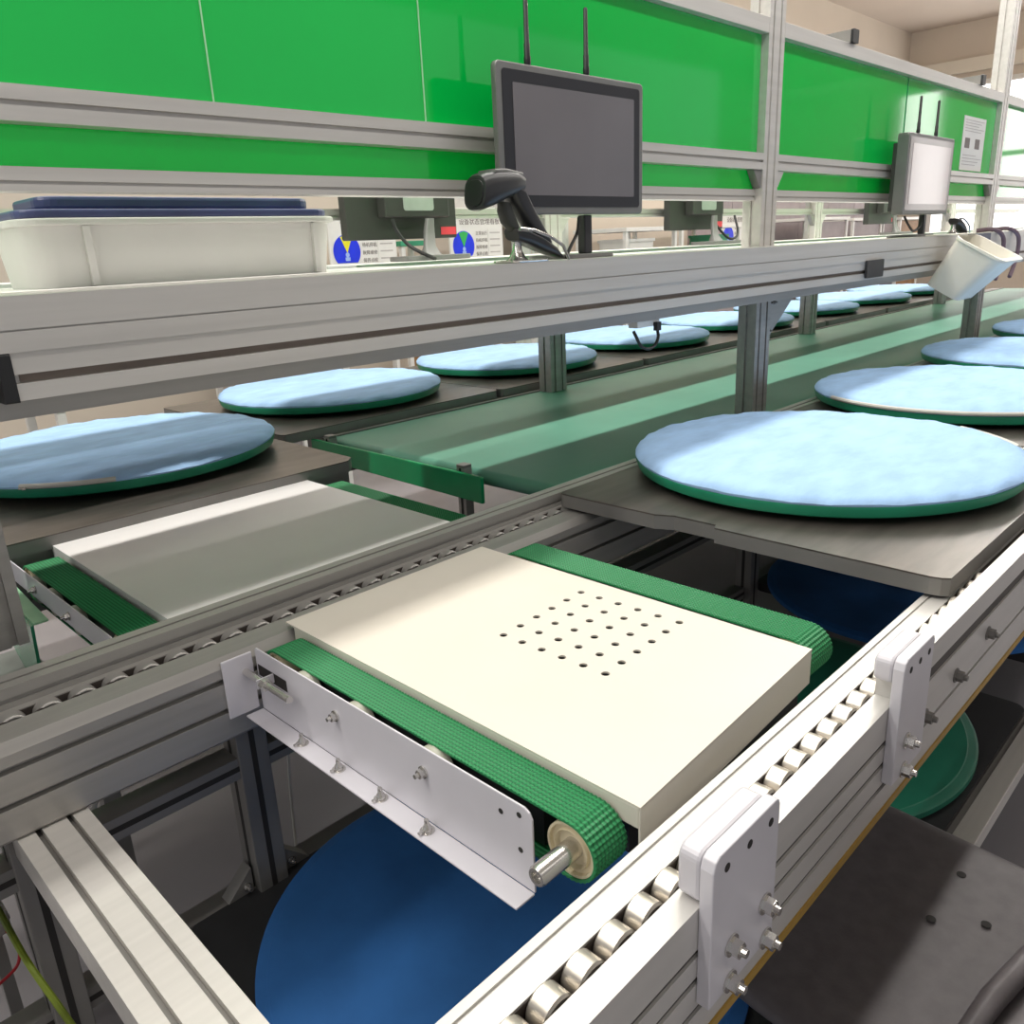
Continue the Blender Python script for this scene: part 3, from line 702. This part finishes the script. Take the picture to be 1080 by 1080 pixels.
loc(MB().loft([ring(1.430,1.512,.030,.030,1.44,.1),ring(1.434,1.488,.044,.034,1.44,.2),ring(1.448,1.458,.052,.034,1.44,.3),ring(1.466,1.438,.034,.026,1.44,.3)])).build('trigger', MONB, sc, smooth=True)

st2 = copy_tree(st); st2.location = (4.13,1.268,1.3707); st2['label'] = 'empty scanner stand on the shelf just behind the tilted cream bin'
tag(MB().box(4.19,4.52,1.2365,1.2395,1.328,1.370).build('navy_plate', mat('navy_sheet',(.02,.035,.09),.4)), 'dark navy plate on the front beam, right behind the cream bin', 'plate')
cable([(4.58,1.32,1.3815),(4.60,1.25,1.384),(4.66,1.222,1.35),(4.68,1.218,1.28),(4.66,1.22,1.20),(4.62,1.22,1.15)], mat('mauve_hose',(.20,.13,.16),.5), 'left of two mauve hoses looping over the beam at the right edge', .010, 'hose')
cable([(4.82,1.32,1.3815),(4.85,1.25,1.384),(4.92,1.222,1.35),(4.94,1.218,1.28),(4.91,1.22,1.20),(4.86,1.22,1.15)], MATS['mauve_hose'], 'right of two mauve hoses looping over the beam at the right edge', .010, 'hose')
# tote box on the shelf
def frustum(x0,x1,y0,y1,z0,z1,ins,th):
    o0 = rrect(x0+ins,x1-ins,y0+ins,y1-ins,.05,6); o1 = rrect(x0,x1,y0,y1,.06,6)
    i1 = rrect(x0+th,x1-th,y0+th,y1-th,.055,6); i0 = rrect(x0+ins+th,x1-ins-th,y0+ins+th,y1-ins-th,.045,6)
    n = len(o0); mb = MB()
    v = [(*p,z0) for p in o0]+[(*p,z1) for p in o1]+[(*p,z1) for p in i1]+[(*p,z0+th) for p in i0]
    f = [tuple(range(n))[::-1], tuple(range(3*n,4*n))]
    for k in range(3):
        for i in range(n): f.append((k*n+i,k*n+(i+1)%n,(k+1)*n+(i+1)%n,(k+1)*n+i))
    return mb.add(v,f)
tb = empty('tote_box', (.74,1.66,1.3705), 'white plastic tote box with a dark navy lid, at the left end of the shelf', 'box')
frustum(.445,1.055,1.545,1.77,1.3707,1.470,.012,.004).build('tub', TOTE, tb, smooth=True)
rim = MB().prism(rrect(.437,1.063,1.535,1.78,.06,6), 1.4702, 1.482, 'z').build('rim', TOTE, tb, bevel=.003)
for x in (.535,.985): MB().add([(x,1.536,1.469),(x+.012,1.536,1.469),(x+.016,1.546,1.372),(x+.004,1.546,1.372),(x,1.557,1.469),(x+.012,1.557,1.469),(x+.016,1.57,1.37),(x+.004,1.57,1.37)],[(0,1,2,3),(4,7,6,5),(0,4,5,1),(1,5,6,2),(2,6,7,3),(3,7,4,0)]).build('rib', TOTE, tb)
ld = MB().prism(rrect(.445,1.045,1.542,1.77,.05,6), 1.4822, 1.4965, 'z').build('lid', LID, tb, bevel=.004)
MB().prism(rrect(.485,1.015,1.57,1.745,.04,6), 1.4967, 1.519, 'z').build('lid_panel', LID, ld, bevel=.006)

# tilted cream bin hanging on the beam
bn = empty('hanging_bin', (3.90,1.15,1.17), 'cream open plastic bin hanging tilted from the front beam at the right', 'bin')
bn_o = []
def binring(w, d, h, r=.04): return [(a,b,h) for a,b in rrect(-w/2,w/2,-d,0,r,5)]
secs = [binring(.235,.145,-.205,.03),binring(.285,.205,.0),binring(.302,.218,.002),binring(.302,.218,.012),binring(.276,.195,.012),binring(.272,.19,0),binring(.222,.135,-.196,.028)]
rot = Matrix.Rotation(.506,3,'X')
def place(p): q = rot @ Vector(p); return (q.x+3.90, q.y+1.163, q.z+1.359)
bb = MB(); n = len(secs[0])
bb.add([place(p) for s in secs for p in s], [tuple(range(n))[::-1], tuple(range((len(secs)-1)*n,len(secs)*n))]+[(k*n+i,k*n+(i+1)%n,(k+1)*n+(i+1)%n,(k+1)*n+i) for k in range(len(secs)-1) for i in range(n)])
bb.build('bin_body', BIN, bn, smooth=True)
MB().box(3.80,4.00,1.155,1.29,1.3712,1.3765).build('hanging_lip', BIN, bn, bevel=.002)

# cable loop below the beam
cs = empty('cable_sensor', (1.81,1.30,1.18), 'small white sensor block under the front beam with a black cable loop', 'sensor')
MB().box(1.765,1.865,1.285,1.315,1.188,1.2045).build('sensor_body', WHITE, cs, bevel=.002)
MB().box(1.835,1.853,1.272,1.2845,1.176,1.198).build('plug', BLACK, cs)
pts = [(1.844,1.278,1.178),(1.846,1.277,1.158),(1.83,1.276,1.139),(1.80,1.276,1.132),(1.77,1.278,1.143),(1.754,1.28,1.166),(1.747,1.285,1.183)]
P=[Vector(p) for p in pts]; out=[]
for i in range(len(P)-1):
    a,b,c,d=P[max(i-1,0)],P[i],P[i+1],P[min(i+2,len(P)-1)]
    for k in range(6):
        t=k/6; out.append(.5*((2*b)+(-a+c)*t+(2*a-5*b+4*c-d)*t*t+(-a+3*b-3*c+d)*t**3))
out.append(P[-1]); MB().tube(out,.0042,8).build('cable_loop', CABLE, cs, smooth=True)

# ------------------------------------------------------------------ monitors on the far side, seen from behind
def back_monitor(x0, y, label):
    t = empty('rear_monitor', (x0+.22,y,1.376), label, 'monitor', 'monitors seen from behind on the far side of the shelf')
    h = MB().prism(rrect(x0,x0+.47,1.447,1.76,.008), y, y+.035, 'y').build('housing', MONB, t, bevel=.003)
    MB().box(x0+.125,x0+.40,y-.045,y-.0005,1.515,1.70).build('computer_box', MONB, t, bevel=.004)
    MB().prism(rrect(x0+.20,x0+.33,1.535,1.60,.010), y-.0462,y-.0452,'y').build('silver_label', mat('label_foil',(.50,.54,.50),.35,.3), t)
    MB().box(x0+.395,x0+.465,y-.0012,y-.0002,1.458,1.484).build('red_sticker', REDI, t)
    MB().loft([ring(x0+.30,1.51,.030,.02,y-.055,0),ring(x0+.29,1.47,.040,.02,y-.06,0),ring(x0+.275,1.42,.046,.02,y-.075,0),ring(x0+.27,1.392,.075,.05,y-.085,0)]).build('stand_neck', MON, t, smooth=True)
    MB().prism(rrect(x0+.13,x0+.40,y-.16,y-.02,.03), 1.3762, 1.3915, 'z').build('stand_base', MON, t, bevel=.003)
    return t
m0 = back_monitor(1.60, 2.30, 'dark monitor seen from behind with a red sticker, between the tote box and the scanner')
m1 = copy_tree(m0); m1.location.x += 1.81; m1['label'] = 'dark monitor seen from behind, between the blank touch monitor and the main post'
m2 = copy_tree(m0); m2.location.x += 4.10; m2['label'] = 'dark monitor seen from behind just left of the pale reflecting monitor'
cable([(1.742,2.245,1.509),(1.75,2.235,1.47),(1.775,2.20,1.42),(1.79,2.1,1.3795)], CABLE, 'black cable hanging behind the leftmost rear monitor', .006)
cable([(3.70,2.245,1.509),(3.72,2.235,1.46),(3.78,2.20,1.40),(3.86,2.2,1.42),(3.90,2.245,1.508)], CABLE, 'black cable looping behind the middle rear monitor', .006)

# ------------------------------------------------------------------ notice on the green sheet
nt_ = empty('paper_notice', (4.71,1.42,1.66), 'white printed notice sheet taped to the green acrylic right of the pale monitor', 'notice')
MB().box(4.55,4.88,1.4215,1.4232,1.665,1.905).build('sheet', PAPER, nt_)
mb = MB()
for k in range(9):
    z = 1.89-k*.012 if k < 5 else 1.735-(k-5)*.014
    mb.box(4.575,4.855-.04*(k%3),1.4208,1.4213,z-.003,z)
mb.build('printed_lines', INKL, nt_)
for x in (4.59,4.74): MB().box(x,x+.07,1.4206,1.4213,1.765,1.81).build('printed_picture', INK, nt_)

# ------------------------------------------------------------------ chair
ch = empty('moulded_chair', (1.03,.18,0), 'black moulded plastic chair with three small holes in the seat, at the bottom right corner', 'chair')
seat = MB(); ZS = .452
NX, NY = 26, 22
def seat_pt(u, v):
    # u -1..1 along x (left-right), v -1..1 along y
    e = 7
    x = u; y = v
    s_ = (abs(u)**e+abs(v)**e)**(1/e)
    m_ = max(abs(u),abs(v)); k = m_/s_ if s_ > 0 else 1
    return (1.030+.262*x*k+.02*y, .255+.235*y*k, m_)
v = []; f = []
for j in range(NY+1):
    for i in range(NX+1):
        u = -1+2*i/NX; w = -1+2*j/NY; x,y,m_ = seat_pt(u,w)
        z = ZS - .008*(1-m_**2) - (.018*max(0,(m_-.86)/.14)**2)
        v.append((x,y,z))
for j in range(NY):
    for i in range(NX): a=j*(NX+1)+i; f.append((a,a+1,a+NX+2,a+NX+1))
so = MB().add(v,f).build('seat', CHAIR, ch, smooth=True)
sm = so.modifiers.new('thick','SOLIDIFY'); sm.thickness = .008; sm.offset = -1
for (hx,hy) in ((1.192,.252),(1.071,.256),(1.112,.195)):
    mm = ((abs((hx-1.03)/.245))**1, )
    MB().lathe((hx,hy,ZS-.0045), [(0,.0068),(.0006,.0068)], 'z', 18).build('seat_hole', DARK, so)
# raised rear rim / backrest
back = []
for k in range(9):
    z = ZS+.0+.42*k/8; yy = .06 - .05*(k/8) - .02*(k/8)**2; hw = .215-.02*(k/8)
    back.append((hw,yy,z))
bmb = MB(); vv=[]; ff=[]
for (hw,yy,z) in back:
    for i in range(15):
        u=-1+2*i/14; vv.append((1.03+hw*u, yy+.04*u*u, z))
for k in range(8):
    for i in range(14): a=k*15+i; ff.append((a,a+1,a+16,a+15))
bo = bmb.add(vv,ff).build('backrest', CHAIR, ch, smooth=True)
sm = bo.modifiers.new('thick','SOLIDIFY'); sm.thickness=.008
MB().tube([(1.255,.085,.462),(1.18,.108,.463),(1.07,.132,.463),(.97,.150,.463),(.90,.158,.461),(.84,.15,.458)], [.008,.013,.015,.015,.013,.009], 14).build('seat_rim', CHAIR, ch, smooth=True)
for (x,y,dx,dy) in ((.84,.05,-.03,-.05),(1.22,.05,.03,-.05),(.84,.235,-.03,.02),(1.22,.235,.03,.02)):
    MB().loft([[(x-.02,y-.02,.436),(x+.02,y-.02,.436),(x+.02,y+.02,.436),(x-.02,y+.02,.436)],[(x+dx-.014,y+dy-.014,0),(x+dx+.014,y+dy-.014,0),(x+dx+.014,y+dy+.014,0),(x+dx-.014,y+dy+.014,0)]]).build('leg', CHAIR, ch, bevel=.004)

# ------------------------------------------------------------------ lower-left details
jb = empty('terminal_block', (.15,1.50,0), 'grey terminal block on a stand at the left frame edge, low down', 'terminal block')
MB().box(.115,.165,1.47,1.53,.29,.335).box(.12,.16,1.475,1.525,.335,.345).build('block', ALUD, jb, bevel=.004)
MB().box(.13,.15,1.49,1.51,0,.2899).build('stand', ALUG, jb)
mb = MB()
for k in range(3): mb.lathe((.1652,1.485+.015*k,.312), [(0,.005),(.002,.005)], 'x', 10)
mb.build('screws', DARK, jb)
cable([(.125,1.4,.50),(.136,1.32,.46),(.142,1.22,.42),(.158,1.15,.36),(.185,1.10,.24),(.21,1.05,.09),(.225,1.03,.012)], GYCAB, 'green and yellow earth wire hanging at the lower left corner', .005)
cable([(.155,1.466,.30),(.165,1.46,.27),(.155,1.45,.235),(.12,1.44,.225)], REDC, 'thin red wire curling below the terminal block', .0028)
cable([(.30,1.30,.658),(.315,1.30,.62),(.30,1.31,.56),(.27,1.32,.50)], WCABLE, 'white cable curving under the middle rail at the left', .0045)
cable([(.66,1.32,.66),(.658,1.325,.50),(.65,1.33,.36),(.64,1.34,.012)], WCABLE, 'thin white cord hanging behind the dark blue low board', .0025)

# ------------------------------------------------------------------ factory background
def signboard(x, y, z0, label, wedge):
    t = empty('status_signboard', (x+.32,y,z0), label, 'signboard', 'status dial signboards')
    W, H = .64, .43
    MB().box(x,x+W,y,y+.02,z0,z0+H).build('board', PAPER, t, bevel=.003)
    n = 40; cx, cz, r = x+.155, z0+.155, .125
    poly = [(cx+r*math.cos(a), cz+r*1.0*math.sin(a)) for a in [(-.235+1.47*i/n)*PI for i in range(n+1)]]
    d = MB().prism(poly, y-.004, y-.0004, 'y').build('dial', BLUEI, t)
    MB().prism([(cx,cz-.01),(cx-.055,cz+.108),(cx,cz+.121),(cx+.055,cz+.108)], y-.006, y-.0042, 'y').build('wedge', wedge, d)
    MB().lathe((cx,y-.0042,cz-.025), [(0,.018),(-.0018,.018)], 'y', 16).box(cx-.022,cx+.022,y-.006,y-.0042,cz-.07,cz-.043).build('pointer', mat('pale_blue_print',(.35,.5,.95),.5), d)
    R = (PI/2,0,0)
    def tx(s,size,px,pz,m): text(s,size,t,m,(px-t.location.x,-.0008,pz-t.location.z),R,'lettering')
    tx('设备状态管理看板', .062, x+.36, z0+.335, INK)
    for k,s_ in enumerate(('正常运行','待机停机','故障维修','保养点检')): tx(s_, .036, x+.375, z0+.245-k*.058, INK)
    MB().box(x+.455,x+.625,y-.003,y-.0004,z0+.03,z0+.30).build('form_sheet', PAPER, t)
    mb = MB()
    for k in range(4): mb.box(x+.475,x+.60,y-.0036,y-.0031,z0+.255-k*.055,z0+.265-k*.055)
    mb.build('printed_lines', INKL, t)
    MB().box(x+.05,x+.08,y+.0205,y+.05,0,z0+.3).box(x+W-.08,x+W-.05,y+.0205,y+.05,0,z0+.3).build('stand_legs', WHITE, t)
    return t
signboard(3.685,5.55,1.28,'signboard with a blue dial and yellow wedge, just right of the tote box', YELI)
signboard(4.91,5.55,1.285,'signboard with a blue dial and green wedge, just left of the barcode scanner', GRNI)
signboard(9.35,5.55,1.26,'small distant blue dial signboard, under the lower right corner of the blank monitor', BLUEI)
def table(x0,x1,y0,y1,h,label,top=WHITE,panel=None,shelf=True):
    t = empty('steel_workbench', ((x0+x1)/2,(y0+y1)/2,0), label, 'workbench', 'white workbenches in the background')
    MB().box(x0,x1,y0,y1,h-.04,h).build('table_top', top, t, bevel=.003)
    for x in (x0+.02,x1-.06):
        for y in (y0+.02,y1-.06): MB().box(x,x+.04,y,y+.04,0,h-.0405).build('leg', WHITE, t)
    if shelf: MB().box(x0+.06,x1-.06,y0+.03,y1-.03,h-.34,h-.31).build('under_shelf', WHITE, t)
    if panel: MB().box(x0+.062,x1-.062,y0+.04,y0+.06,.3,h-.06 if not shelf else h-.345).build('back_panel', panel, t)
    return t
table(6.95,7.9,5.2,5.9,1.55,'white steel bench in the background under the blank monitor', panel=MAUVE)
table(7.95,9.25,5.2,5.9,1.56,'white steel bench beside the distant signboard, with a green crate on it', panel=MAUVE)
table(11.2,12.25,5.2,5.9,1.62,'white bench frame in the background just right of the main post', shelf=False, panel=MAUVE)
table(12.4,13.5,5.2,5.9,1.60,'white bench frame behind the far support post', shelf=False, panel=MAUVE)
table(14.2,15.2,5.2,5.9,1.60,'white bench frame with a brown board, left of the right-hand rear monitor', shelf=False, panel=WOODB)
table(2.75,3.6,5.3,5.9,1.05,'white steel bench far behind the tote box', panel=MAUVE)
table(4.45,4.80,5.65,5.95,1.50,'narrow white rack between the two blue dial signboards', top=GREENB, panel=WOODB)
table(1.2,2.6,4.3,4.9,.80,'low white bench seen under the shelf at the far left', panel=MAUVE)
table(2.8,4.2,4.3,4.9,.84,'low white bench seen under the shelf behind the second blue pad', shelf=False)
table(4.6,5.9,4.3,4.9,.84,'low white bench seen under the shelf behind the third blue pad', shelf=False)
def crate(x,y,z,w,d,h,m,label):
    t = empty('storage_crate', (x+w/2,y+d/2,z), label, 'crate')
    frustum(x,x+w,y,y+d,z+.0005,z+h,.01,.012).build('crate_body', m, t, smooth=True)
    MB().prism(rrect(x-.012,x+w+.012,y-.012,y+d+.012,.06,5), z+h-.03, z+h+.0, 'z').build('crate_rim', m, t)
    return t
crate(8.75,5.3,1.251,.36,.35,.2,GREENB,'green plastic crate on the shelf of the bench right of the distant signboard')
crate(7.1,5.3,1.241,.5,.4,.2,PAPER,'white carton on the under-shelf of the bench below the blank monitor')
cab = empty('wall_cabinet', (6.1,5.9,1.65), 'grey wall cabinet with a white tube lamp, behind the nose of the barcode scanner', 'cabinet')
MB().box(5.05,6.6,5.8,6.09,1.72,2.2).build('carcass', mat('pale_grey_steel',(.52,.50,.47),.5), cab)
MB().box(5.70,6.55,5.795,5.799,1.74,2.18).build('door', mat('door_grey',(.56,.54,.52),.5), cab)
lt = empty('tube_lamp', (5.4,5.7,1.9), 'short bright tube lamp on the back wall left of the barcode scanner', 'lamp')
MB().prism(rrect(5.12,5.66,1.90,1.955,.02), 5.745, 5.7995, 'y').build('diffuser', LAMPM, lt)
MB().box(5.12,5.66,5.745,5.7995,1.735,1.77).build('lower_strip', WHITE, lt)
# locker fronts / mauve partition on the back wall to the right
pw = empty('wall_panelling', (12,6.05,0), 'grey-mauve panelling along the back wall, seen under the partition', 'panelling')
for k in range(7): MB().box(9.45+k*.98,9.45+k*.98+.97,6.04,6.099,.0,1.95).build('panel', MAUVE, pw)
pw2 = empty('striped_curtain', (6.75,5.9,.0), 'pale grey vertical strip curtain behind the foot of the scanner stand', 'curtain')
for k in range(6): MB().prism([(6.02+k*.145,5.9),(6.09+k*.145,5.885),(6.155+k*.145,5.9),(6.09+k*.145,5.906)], .02, 1.66, 'z').build('strip', mat('strip_pvc',(.52,.56,.50),.4), pw2)

# ------------------------------------------------------------------ light
def area(name, loc, sx, sy, power, col=(1,1,1), rot=(0,0,0), spread=PI):
    l = bpy.data.lights.new(name,'AREA'); l.shape='RECTANGLE'; l.size=sx; l.size_y=sy; l.energy=power; l.color=col; l.spread=spread
    o = bpy.data.objects.new(name,l); o.location=loc; o.rotation_euler=rot; C.objects.link(o); return o
area('centre_line_light', (4,1.90,3.80), 14, .10, 300, (1,.965,.91))
area('near_line_light', (4,.70,2.95), 14, .10, 92, (1,.965,.92))
area('aisle_fill_light', (3,-2.6,4.3), 14, .8, 60, (1,.97,.93))  # unseen soft fill added over the near side
area('far_aisle_light', (5,4.9,4.3), 14, .5, 150, (1,.97,.93))
area('ceiling_fill_light', (10,3.6,3.75), 8, .4, 150, (1,.93,.85), (PI,0,0))  # unseen upward lamp added to brighten the wall and ceiling
w = bpy.data.worlds.new('world'); bpy.context.scene.world = w; w.use_nodes = True
bg = w.node_tree.nodes['Background']; bg.inputs['Color'].default_value = (.92,.94,1,1); bg.inputs['Strength'].default_value = .42
sc_ = bpy.context.scene
sc_.view_settings.view_transform = 'Standard'; sc_.view_settings.look = 'None'
sc_.view_settings.exposure = 0; sc_.view_settings.gamma = 1
